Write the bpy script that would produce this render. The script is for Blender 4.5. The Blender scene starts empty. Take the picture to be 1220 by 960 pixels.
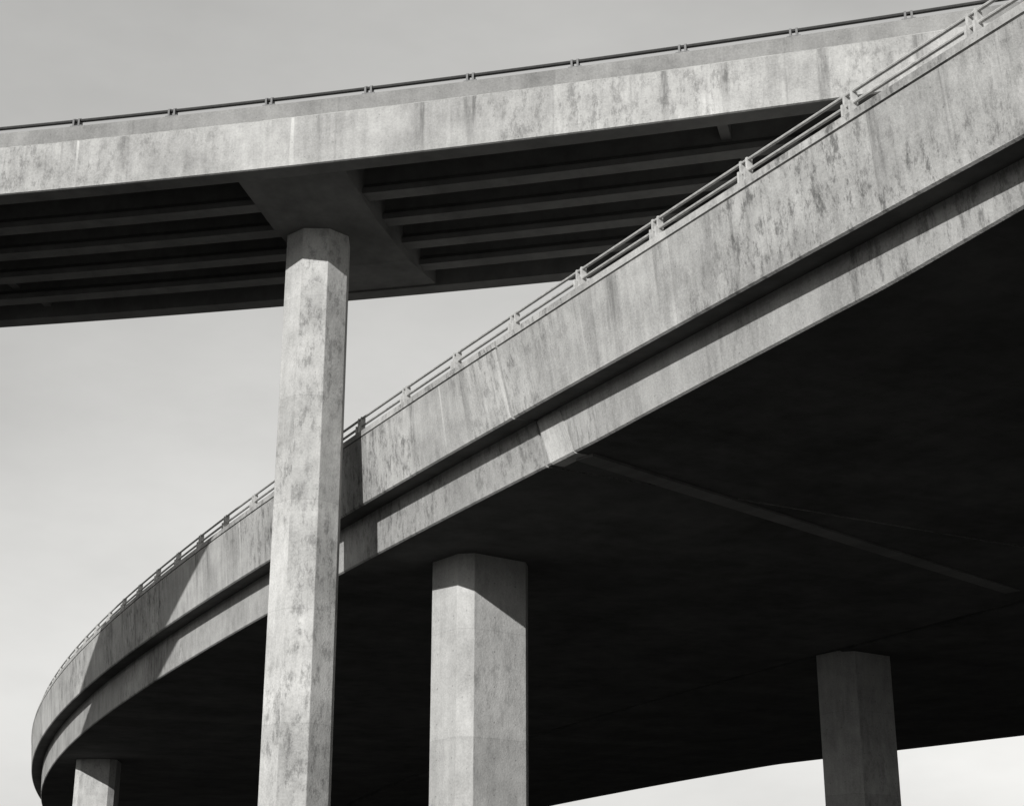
import bpy, math, random
import numpy as np
from mathutils import Vector
random.seed(4)
EYE=1.7
sc=bpy.context.scene
sc.view_settings.view_transform='Standard'
sc.view_settings.look='None'
sc.view_settings.exposure=0
COL=sc.collection

# ------------------------------------------------------------ materials
class NT:
    def __init__(s,mat):
        mat.use_nodes=True; s.t=mat.node_tree; s.t.nodes.clear()
    def n(s,k,**kw):
        nd=s.t.nodes.new(k)
        for a,b in kw.items(): setattr(nd,a,b)
        return nd
    def l(s,a,b): s.t.links.new(a,b)
    def math(s,op,a,b=None,c=None,clamp=False):
        m=s.n('ShaderNodeMath',operation=op); m.use_clamp=clamp
        for i,v in enumerate((a,b,c)):
            if v is None: continue
            if isinstance(v,(int,float)): m.inputs[i].default_value=v
            else: s.l(v,m.inputs[i])
        return m.outputs[0]
    def noise(s,vec,scale,detail=5,rough=.6,vs=(1,1,1),loc=(0,0,0)):
        mp=s.n('ShaderNodeMapping'); mp.inputs['Scale'].default_value=vs; mp.inputs['Location'].default_value=loc; s.l(vec,mp.inputs['Vector'])
        t=s.n('ShaderNodeTexNoise'); t.inputs['Scale'].default_value=scale
        t.inputs['Detail'].default_value=detail; t.inputs['Roughness'].default_value=rough
        s.l(mp.outputs[0],t.inputs['Vector']); return t.outputs['Fac']
    def mr(s,v,a,b,c=0.,d=1.,smooth=False):
        m=s.n('ShaderNodeMapRange'); 
        if smooth: m.interpolation_type='SMOOTHSTEP'
        s.l(v,m.inputs[0])
        for i,x in enumerate((a,b,c,d)): m.inputs[i+1].default_value=x
        return m.outputs[0]

WARM=(1.0,.994,.968)
def tint(T,f):
    cc=T.n('ShaderNodeCombineColor')
    for i in range(3): T.l(T.math('MULTIPLY',f,WARM[i]),cc.inputs[i])
    return cc.outputs[0]
def concrete(name,base=.32,blotch=.35,streak=.35,panel=0.0,lift=0.0,dots=False,drip=0.,dark=0.,simple=False,seed=0.):
    mat=bpy.data.materials.new(name); T=NT(mat)
    uv=T.n('ShaderNodeUVMap').outputs[0]
    geo=T.n('ShaderNodeNewGeometry').outputs['Position']
    sep=T.n('ShaderNodeSeparateXYZ'); T.l(uv,sep.inputs[0]); U,V=sep.outputs[0],sep.outputs[1]
    big=T.noise(uv,.4,4,.6)
    mid=T.noise(uv,1.9,6,.7,(1,.8,1))
    f=T.math('ADD',1-0.0,T.math('MULTIPLY',T.mr(big,.3,.7,-1,1),blotch*.5))
    f=T.math('ADD',f,T.math('MULTIPLY',T.mr(mid,.3,.7,-1,1),blotch*.36))
    if not simple:
        st=T.noise(uv,1.0,5,.7,(4.1,.42,1))
        f=T.math('ADD',f,T.math('MULTIPLY',T.mr(st,.3,.7,-1,1),streak*.5))
        fine=T.noise(geo,22,3,.7)
        f=T.math('ADD',f,T.math('MULTIPLY',T.mr(fine,.3,.7,-1,1),.13))
    if dark>0:
        area=T.mr(T.noise(uv,.17,2,.5,(1,1,1),(seed,0,0)),.42,.56,0,1,True)
        brk=T.mr(T.noise(uv,2.4,8,.82,(1.7,.7,1)),.48,.62,0,1,True)
        k=T.math('MULTIPLY',T.math('MULTIPLY',area,brk),dark)
        f=T.math('MULTIPLY',f,T.math('SUBTRACT',1,k))
    if drip>0:
        n1=T.noise(uv,1,3,.6,(1.5,.05,1))
        src=T.mr(n1,.53,.64,0,1,True)
        fall=T.mr(V,0.1,1.7,1,0)
        brk=T.mr(T.noise(uv,1,5,.7,(8,.8,1)),.38,.6,.1,1)
        k=T.math('MULTIPLY',T.math('MULTIPLY',src,fall),T.math('MULTIPLY',brk,drip))
        f=T.math('MULTIPLY',f,T.math('SUBTRACT',1,k))
        src=T.mr(T.noise(uv,1,2,.6,(2.3,.06,1)),.62,.69,0,1,True)
        k=T.math('MULTIPLY',T.math('MULTIPLY',src,fall),.5)
        f=T.math('ADD',f,k)
    if panel>0:
        c=T.math('FLOOR',T.math('DIVIDE',U,panel))
        w=T.n('ShaderNodeTexWhiteNoise',noise_dimensions='1D'); T.l(c,w.inputs['W'])
        f=T.math('MULTIPLY',f,T.mr(w.outputs['Value'],0,1,.91,1.07))
        fr=T.math('ABSOLUTE',T.math('SUBTRACT',T.math('FRACT',T.math('DIVIDE',U,panel)),.5))
        f=T.math('MULTIPLY',f,T.mr(fr,.493,.498,1,.88))
    if lift>0:
        g=T.math('ADD',V,T.math('MULTIPLY',mid,.08))
        c=T.math('FLOOR',T.math('DIVIDE',g,lift))
        w=T.n('ShaderNodeTexWhiteNoise',noise_dimensions='1D'); T.l(c,w.inputs['W'])
        f=T.math('MULTIPLY',f,T.mr(w.outputs['Value'],0,1,.93,1.07))
        fr=T.math('ABSOLUTE',T.math('SUBTRACT',T.math('FRACT',T.math('DIVIDE',g,lift)),.5))
        f=T.math('MULTIPLY',f,T.mr(fr,.494,.498,1,.88))
    if dots:
        du=T.math('MULTIPLY',T.math('SUBTRACT',T.math('FRACT',T.math('DIVIDE',U,.61)),.5),.61)
        dv=T.math('MULTIPLY',T.math('SUBTRACT',T.math('FRACT',T.math('DIVIDE',V,.8)),.5),.8)
        r=T.math('SQRT',T.math('ADD',T.math('MULTIPLY',du,du),T.math('MULTIPLY',dv,dv)))
        f=T.math('MULTIPLY',f,T.mr(r,.012,.026,.6,1))
    if not simple:
        vo=T.n('ShaderNodeTexVoronoi'); vo.inputs['Scale'].default_value=5; T.l(geo,vo.inputs['Vector'])
        f=T.math('MULTIPLY',f,T.mr(vo.outputs['Distance'],.04,.1,.65,1))
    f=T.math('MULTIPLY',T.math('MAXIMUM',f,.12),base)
    b=T.n('ShaderNodeBsdfPrincipled'); T.l(tint(T,f),b.inputs['Base Color']); b.inputs['Roughness'].default_value=.9
    b.inputs['Specular IOR Level'].default_value=.15
    if not simple:
        bp=T.n('ShaderNodeBump'); bp.inputs['Strength'].default_value=.4; bp.inputs['Distance'].default_value=.02
        T.l(fine,bp.inputs['Height']); T.l(bp.outputs[0],b.inputs['Normal'])
    o=T.n('ShaderNodeOutputMaterial'); T.l(b.outputs[0],o.inputs[0]); return mat

def metal(name,v,rough=.5,met=.0):
    mat=bpy.data.materials.new(name); T=NT(mat)
    geo=T.n('ShaderNodeNewGeometry').outputs['Position']
    f=T.mr(T.noise(geo,9,5,.7),.3,.7,v*.7,v*1.25)
    b=T.n('ShaderNodeBsdfPrincipled'); T.l(tint(T,f),b.inputs['Base Color'])
    b.inputs['Roughness'].default_value=rough; b.inputs['Metallic'].default_value=met
    o=T.n('ShaderNodeOutputMaterial'); T.l(b.outputs[0],o.inputs[0]); return mat

M_ramp=concrete('ramp_parapet_concrete',.32,.45,.36,panel=2.44,drip=.6,dark=.62)
M_web=concrete('ramp_girder_concrete',.29,.5,.25,panel=3.66,dark=.5)
M_sof=concrete('ramp_soffit_shaded_concrete',.08,.6,.1,panel=1.22,simple=True)  # underside shade put into the base colour, darker than the other ramp concrete
M_strip=concrete('hinge_strip_concrete',.15,.4,.1,simple=True)
M_patch=concrete('repair_concrete',.38,.4,.6)
M_up=concrete('overpass_parapet_concrete',.315,.45,.28,panel=4.88,drip=.6,dark=.4,seed=3.3)
M_curb=concrete('overpass_curb_concrete',.21,.4,.2,panel=4.88)
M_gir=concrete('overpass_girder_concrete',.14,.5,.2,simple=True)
M_gap=concrete('joint_filler_concrete',.09,.4,.3)
M_col=concrete('column_concrete',.36,.45,.25,lift=2.44,dark=.45,seed=1.7)
M_pier=concrete('pier_concrete',.34,.4,.25,lift=2.44,dots=True,dark=.3)
M_rail=metal('galvanised_steel_railing',.40)
M_raild=metal('dark_steel_railing',.04)

# ------------------------------------------------------------ helpers
def mk(name,verts,faces,uvs=None,mat=None,mats=None,fm=None,parent=None):
    me=bpy.data.meshes.new(name); me.from_pydata([tuple(v) for v in verts],[],faces)
    if uvs is not None:
        ul=me.uv_layers.new(name='UVMap'); k=0
        for f in uvs:
            for c in f: ul.data[k].uv=c; k+=1
    for m in (mats or ([mat] if mat else [])): me.materials.append(m)
    if fm: 
        for p,i in zip(me.polygons,fm): p.material_index=i
    me.update(); ob=bpy.data.objects.new(name,me); COL.objects.link(ob)
    if parent: ob.parent=parent
    return ob
def empty(name):
    e=bpy.data.objects.new(name,None); e.empty_display_size=.5; COL.objects.link(e); return e

class Path:
    def __init__(s,pts,step=.5):
        P=np.array(pts,float); d=np.r_[0,np.cumsum(np.hypot(*np.diff(P,axis=0).T))]
        s.L=d[-1]; s.a=np.arange(0,s.L,step); s.P=np.c_[np.interp(s.a,d,P[:,0]),np.interp(s.a,d,P[:,1])]
        t=np.gradient(s.P,axis=0); s.T=t/np.hypot(t[:,0],t[:,1])[:,None]
        s.N=np.c_[s.T[:,1],-s.T[:,0]]
    def at(s,a):
        p=np.array([np.interp(a,s.a,s.P[:,i]) for i in (0,1)]); t=np.array([np.interp(a,s.a,s.T[:,i]) for i in (0,1)])
        t/=np.hypot(*t); return p,t,np.array([t[1],-t[0]])
    def near(s,x,y): return s.a[np.argmin((s.P[:,0]-x)**2+(s.P[:,1]-y)**2)]

def sweep(name,path,a0,a1,prof,mats,matidx,parent=None,sgn=1,skew0=0,skew1=0,step=.5,zr=11.78,fade=4.):
    n=max(2,int((a1-a0)/step)+1); A=np.linspace(a0,a1,n)
    V=[];m=None
    for i,a in enumerate(A):
        pr=prof(a); m=len(pr)
        for (s_,z) in pr:
            sh=0
            if skew0: sh+=skew0*(z-zr)*max(0,1-(a-a0)/fade)
            if skew1: sh+=skew1*(z-zr)*max(0,1-(a1-a)/fade)
            p,t,nn=path.at(a+sh)
            q=p+nn*s_*sgn; V.append((q[0],q[1],z+EYE))
    pr=prof(a0); D=[0]
    for j in range(m):
        b=pr[(j+1)%m]; c=pr[j]; D.append(D[-1]+math.hypot(b[0]-c[0],b[1]-c[1]))
    F=[];UV=[];FM=[]
    for i in range(n-1):
        for j in range(m):
            k=(j+1)%m
            F.append([i*m+j,i*m+k,(i+1)*m+k,(i+1)*m+j])
            UV.append([(A[i],D[j]),(A[i],D[j+1]),(A[i+1],D[j+1]),(A[i+1],D[j])]);FM.append(matidx[j])
    for base,rev in ((0,0),((n-1)*m,1)):
        f=[base+j for j in range(m)]
        if rev: f=f[::-1]
        F.append(f);UV.append([(V[x][0]+V[x][1],V[x][2]) for x in f]);FM.append(matidx[0])
    ob=mk(name,V,F,UV,mats=mats,fm=FM,parent=parent)
    import bmesh
    bm=bmesh.new(); bm.from_mesh(ob.data); bmesh.ops.recalc_face_normals(bm,faces=bm.faces); bm.to_mesh(ob.data); bm.free()
    return ob

class Boxes:
    def __init__(s): s.V=[];s.F=[];s.UV=[]
    def add(s,c,t,n,lt,ln,z0,z1):
        b=len(s.V)
        for z in (z0,z1):
            for i,j in ((-1,-1),(1,-1),(1,1),(-1,1)):
                s.V.append((c[0]+t[0]*lt*i/2+n[0]*ln*j/2,c[1]+t[1]*lt*i/2+n[1]*ln*j/2,z+EYE))
        for f in ((0,1,2,3),(4,7,6,5),(0,4,5,1),(1,5,6,2),(2,6,7,3),(3,7,4,0)):
            s.F.append([b+x for x in f]); s.UV.append([(s.V[b+x][0]+s.V[b+x][1],s.V[b+x][2]) for x in f])
    def make(s,name,mat,parent=None): return mk(name,s.V,s.F,s.UV,mat=mat,parent=parent)

# ------------------------------------------------------------ curved ramp
pts=[(22.5,-6),(16.9,2),(11.5,10.2),(6.26,18.72),(4.94,20.9),(3.65,23.03),(2.4,25.16),(1.2,27.36),(.115,29.3),(-1.09,31.36),(-2.22,33.43),(-3.35,35.34),(-6.6,41.65),(-8.64,45.36),(-10.6,49.1),(-16.5,61.7),(-19.5,69.2),(-23.5,80.4),(-26.3,89.6),(-28.7,99),(-31.4,112),(-33.9,125.6),(-35.5,140),(-36,160),(-34,185),(-29,210)]
P=np.array(pts); w=np.ones(len(P)); w[3:15]=6; w[15:20]=3
yn=(P[:,1]-100)/100
cf=np.polyfit(yn,P[:,0],7,w=w)
ys=np.arange(-6,210,.25); ramp=Path(list(zip(np.polyval(cf,(ys-100)/100),ys)),.25)
aP=ramp.near(6.26,18.72)
def zs_soff(a):
    y=ramp.at(a)[0][1]
    return float(np.interp(y,[0,18,21,28,40,56,80,200],[9.6,9.5,9.28,9.09,9.0,8.88,8.8,8.8]))
W1=17.6
def prof1(a):
    z=zs_soff(a)
    return [(-.10,11.58),(.05,10.05),(.09,10.02),(.60,10.08),(.66,z+.03),(.70,z),(W1-.04,z),(W1,z+.04),(W1,10.9),(.42,10.98),(.30,11.70),(.26,11.78),(-.07,11.78),(-.11,11.74),(-.11,11.615),(-.05,11.60),(-.05,11.585)]
mi=[0,0,2,1,1,2,2,2]+[0]*9
R=empty('curved_highway_ramp')
aj=ramp.near(-.05,29.6)+.3
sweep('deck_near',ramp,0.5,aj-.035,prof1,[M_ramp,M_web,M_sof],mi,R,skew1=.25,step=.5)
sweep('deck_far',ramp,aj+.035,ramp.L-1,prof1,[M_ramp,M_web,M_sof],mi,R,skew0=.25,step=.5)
fil=lambda a:[(s+.05 if s<3 else s,z) for s,z in [(-.10,11.58),(.05,10.08),(.60,10.1),(.70,zs_soff(a)+.05),(6,zs_soff(a)+.05),(6,10.8),(.40,10.9),(.26,11.7),(-.07,11.7)]]
sweep('joint_filler',ramp,aj-.034,aj+.034,fil,[M_gap],[0]*9,R,skew0=.25,skew1=.0001,step=.07,fade=1e6)
bead=lambda a:[(-.108,11.57),(.042,10.06),(.09,10.06),(-.05,11.57)]
sweep('joint_mortar_bead',ramp,aj+.05,aj+.15,bead,[M_patch],[0]*4,R,skew0=.25,step=.15,fade=1e6)
def W2(a):
    y=ramp.at(a)[0][1]; return float(np.interp(y,[0,35,51,64,89,130,200],[39,39,37,33,30,28,28]))
def prof2(a):
    z=zs_soff(a)+.06; w=W2(a); s0=W1+.5
    return [(s0,10.9),(s0,z+.04),(s0+.04,z),(w-.7,z),(w-.65,10.0),(w,10.05),(w,11.7),(w-.3,11.7),(w-.4,10.9)]
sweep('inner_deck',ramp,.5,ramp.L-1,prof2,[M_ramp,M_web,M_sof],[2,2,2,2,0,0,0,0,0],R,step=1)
b=Boxes()
p0=np.array([1.36,28.92]);p1=np.array([12.8,40.4]); 
nseg=12
for i in range(nseg):
    q0=p0+(p1-p0)*i/nseg; q1=p0+(p1-p0)*(i+1)/nseg; c=(q0+q1)/2; t=(p1-p0)/np.hypot(*(p1-p0)); n=np.array([t[1],-t[0]])
    z=zs_soff(ramp.near(1.2,29))
    b.add(c,t,n,np.hypot(*(q1-q0))-.01,.42,z-.06,z+.05)
b.make('hinge_joint_strip',M_strip,R)
pa=aj-.15
prp=lambda a:[(.586,10.04),(.648,zs_soff(a)+.025),(.692,zs_soff(a)-.012),(.95,zs_soff(a)-.012),(.95,9.6),(.75,10.04)]
sweep('joint_repair_patch',ramp,pa-.42,pa+.42,prp,[M_patch],[0]*6,R,skew0=.42,skew1=.0,step=.3,fade=1e6)

def railing(name,path,a0,a1,s0,zbase,zr,sp,off,mat,h,pw,pd,gap,sgn=1):
    E=empty(name); bx=Boxes()
    for k,zc in enumerate(zr):
        hh=h
        sweep('rail_%d'%(k+1),path,a0,a1,lambda a,zc=zc:[(s0-hh*.7,zc-hh*.5),(s0-hh,zc),(s0-hh*.7,zc+hh*.5),(s0,zc+hh*.7),(s0+hh*.7,zc+hh*.5),(s0+hh,zc),(s0+hh*.7,zc-hh*.5),(s0,zc-hh*.7)],[mat],[0]*8,E,sgn=sgn,step=.6)
    a=off
    while a-sp>a0: a-=sp
    while a<a1:
        p,t,n=path.at(a); n=n*sgn; c=p+n*(s0+.0)
        for sg in (-1,1):
            cc=c+t*gap/2*sg
            bx.add(cc+n*.02,t,n,pw,pd,zbase,max(zr)+h*1.0)
            bx.add(cc-n*.05,t,n,pw*.9,pd*.7,zbase,min(zr)+.02)
        bx.add(c,t,n,gap+.16,pd+.06,zbase-.0,zbase+.025)
        a+=sp
    bx.make('posts',mat,E); return E
railing('bridge_guard_railing',ramp,.6,ramp.L-2,.08,11.78,[12.00,12.19],2.47,aP,M_rail,.036,.045,.11,.16)

# ------------------------------------------------------------ upper overpass
HU=18.3
up=np.array([(-.541,1.784),(-.4134,1.7589),(-.2864,1.7345),(-.1722,1.7066),(-.053,1.6776),(.0717,1.6434),(.1963,1.6127),(.3196,1.581),(.4439,1.5436)])*HU
cu=np.polyfit(up[:,0],up[:,1],2)
xs=np.arange(-62,46,.25); over=Path(list(zip(xs,np.polyval(cu,xs))),.25)
O=empty('highway_overpass')
WU=7.25; ZB=16.5
def profU(a):
    return [(-.16,17.68),(-.14,ZB+.02),(-.10,ZB),(.34,ZB),(.38,ZB+.03),(.38,17.35),(WU-.38,17.35),(WU-.38,ZB),(WU+.1,ZB),(WU+.12,18.3),(WU-.2,18.3),(WU-.2,17.65),(.3,17.65),(.24,18.16),(.0,18.16),(-.03,18.13),(-.02,17.78),(.04,17.76),(.04,17.72),(-.12,17.72)]
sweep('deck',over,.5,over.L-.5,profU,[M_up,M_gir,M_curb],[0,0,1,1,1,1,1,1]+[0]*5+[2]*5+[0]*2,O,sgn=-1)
GS=(1.68,3.05,4.40,5.72)
for k,s in enumerate(GS):
    g=lambda a,s=s:[(s-.2,ZB+.0),(s+.2,ZB+.0),(s+.2,ZB+.14),(s+.09,ZB+.28),(s+.09,17.36),(s-.09,17.36),(s-.09,ZB+.28),(s-.2,ZB+.14)]
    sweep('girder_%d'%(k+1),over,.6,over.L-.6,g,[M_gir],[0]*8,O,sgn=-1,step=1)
b=Boxes()
ac=over.near(-4.85,31.6)-.15
edges=[.38]
for s in GS: edges+= [s-.09,s+.09]
edges.append(WU-.38)
for da in (-30,-20,-10,9.5,19,29):
    for k in range(5):
        s0,s1=edges[2*k]+.003,edges[2*k+1]-.003
        p,t,n=over.at(ac+da+k*.28); n=-n
        b.add(p+n*(s0+s1)/2,t,n,.22,s1-s0,ZB+.32,17.347)
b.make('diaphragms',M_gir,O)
def cap(a,nm):
    p,t,n=over.at(a); n=-n
    prof=[(.384,ZB+.05),(.384,17.34),(WU-.386,17.34),(WU-.386,ZB+.05),(4.8,ZB-.2),(2.4,ZB-.2)]
    V=[];F=[];UV=[]
    for sg in (-1,1):
        for s,z in prof:
            q=p+n*s+t*(1.25*sg+.05*s); V.append((q[0],q[1],z+EYE))
    m=len(prof); F.append(list(range(m))); UV.append([(s,z) for s,z in prof]); F.append(list(range(m,2*m))[::-1]); UV.append([(s,z) for s,z in prof][::-1])
    for j in range(m):
        k=(j+1)%m; F.append([j,j+m,k+m,k]); UV.append([(0,j*2),(2.5,j*2),(2.5,j*2+2),(0,j*2+2)])
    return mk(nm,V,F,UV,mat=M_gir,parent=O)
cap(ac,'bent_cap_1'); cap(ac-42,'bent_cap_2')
railing('steel_pipe_railing',over,.6,over.L-.6,.08,18.16,[18.33],2.325,over.near(up[0][0],up[0][1]),M_raild,.055,.05,.10,.13,sgn=-1)

# ------------------------------------------------------------ columns
def column(name,x,y,a,c,rot,ztop,mat,taper=0.,b_=None):
    h=b_ or a
    poly=[(-a+c,-h),(a-c,-h),(a,-h+c),(a,h-c),(a-c,h),(-a+c,h),(-a,h-c),(-a,-h+c)]
    P2=[]
    m=len(poly)
    for i in range(m):
        p=np.array(poly[i]);q0=np.array(poly[i-1]);q1=np.array(poly[(i+1)%m])
        for q in (q0,q1):
            d=(q-p)/np.hypot(*(q-p)); P2.append(p+d*.008)
    R_=math.radians(rot); cr,sr=math.cos(R_),math.sin(R_)
    zs=[-1.9]+list(np.arange(0,ztop,2.0))+[ztop]
    V=[];D=[0]; m=len(P2)
    for j in range(m): D.append(D[-1]+np.hypot(*(P2[(j+1)%m]-P2[j])))
    for z in zs:
        k=1+taper*(ztop-z)/ztop
        for p in P2: V.append((x+(p[0]*cr-p[1]*sr)*k,y+(p[0]*sr+p[1]*cr)*k,z+EYE))
    F=[];UV=[]
    du=abs(x)*3.7
    for i in range(len(zs)-1):
        for j in range(m):
            q=(j+1)%m; F.append([i*m+j,i*m+q,(i+1)*m+q,(i+1)*m+j]); UV.append([(D[j]+du,zs[i]),(D[j+1]+du,zs[i]),(D[j+1]+du,zs[i+1]),(D[j]+du,zs[i+1])])
    F.append([(len(zs)-1)*m+j for j in range(m)]); UV.append([(0,0)]*m)
    F.append([j for j in range(m)][::-1]); UV.append([(0,0)]*m)
    e=empty(name); mk('shaft',V,F,UV,mat=mat,parent=e)
    bx=Boxes(); bx.add((x,y),(cr,sr),(-sr,cr),2*a+1.4,2*h+1.4,-1.8,-1.5); bx.make('footing',mat,e); return e
column('octagonal_column',-4.6,34.9,.72,.42,2,ZB-.18,M_col,.03)
p,t,n=over.at(ac-42); column('octagonal_column',p[0]-n[0]*3.5,p[1]-n[1]*3.5,.71,.416,8,ZB-.18,M_col)
column('bridge_pier',-.75,37.4,1.02,.28,37,9.1,M_pier,b_=.8)
column('bridge_pier',10.6,49.8,1.06,.3,34,9.1,M_pier,b_=.82)
column('bridge_pier',-18.8,74.5,.9,.25,4,8.95,M_pier)
column('bridge_pier',-12,98,1.0,.3,-10,8.95,M_pier)

# ------------------------------------------------------------ ground
gm=bpy.data.materials.new('asphalt_and_dirt_ground'); T=NT(gm)
geo=T.n('ShaderNodeNewGeometry').outputs['Position']
f=T.math('ADD',T.mr(T.noise(geo,.15,4,.6),.3,.7,.035,.07),T.mr(T.noise(geo,3,6,.7),.3,.7,-.012,.012))
bs=T.n('ShaderNodeBsdfPrincipled'); T.l(tint(T,f),bs.inputs['Base Color']); bs.inputs['Roughness'].default_value=1
bs.inputs['Specular IOR Level'].default_value=.1
o=T.n('ShaderNodeOutputMaterial'); T.l(bs.outputs[0],o.inputs[0])
S=4000
mk('ground',[(-S,-S,0),(S,-S,0),(S,S,0),(-S,S,0)],[[0,1,2,3]],mat=gm)

# ------------------------------------------------------------ light
EL=math.radians(20.5); AZ=math.radians(23)
tow=Vector((-math.sin(AZ)*math.cos(EL),-math.cos(AZ)*math.cos(EL),math.sin(EL)))
sd=bpy.data.lights.new('sun','SUN'); sd.energy=5.0; sd.angle=math.radians(.5); sd.color=(1,.993,.98)
so=bpy.data.objects.new('sun',sd); so.rotation_euler=(-tow).to_track_quat('-Z','Y').to_euler(); so.location=(0,0,60); COL.objects.link(so)
wd=bpy.data.worlds.new('World'); sc.world=wd; wd.use_nodes=True
T=NT(wd)
sky=T.n('ShaderNodeTexSky',sky_type='NISHITA'); sky.sun_disc=False; sky.sun_elevation=EL; sky.sun_rotation=math.pi+AZ
sky.air_density=1.0; sky.dust_density=1.0; sky.altitude=50
sp=T.n('ShaderNodeSeparateColor'); T.l(sky.outputs[0],sp.inputs[0])
co=T.n('ShaderNodeTexCoord').outputs['Generated']
h=T.mr(T.noise(co,2.2,6,.6,(1,1,2.4)),.3,.7,.87,1.13)
f=T.math('MULTIPLY',T.math('MULTIPLY',T.math('POWER',sp.outputs[2],.64),1.68),h)
bg=T.n('ShaderNodeBackground'); bg.inputs[1].default_value=.14; T.l(tint(T,f),bg.inputs[0])
o=T.n('ShaderNodeOutputWorld'); T.l(bg.outputs[0],o.inputs[0])

cd=bpy.data.cameras.new('camera'); cam=bpy.data.objects.new('camera',cd); COL.objects.link(cam)
cam.location=(0,0,EYE); cam.rotation_euler=(math.radians(90+19.3),0,0)
cd.sensor_width=36; cd.lens=1916/1220*36; cd.clip_end=10000; cd.clip_start=.1
sc.camera=cam
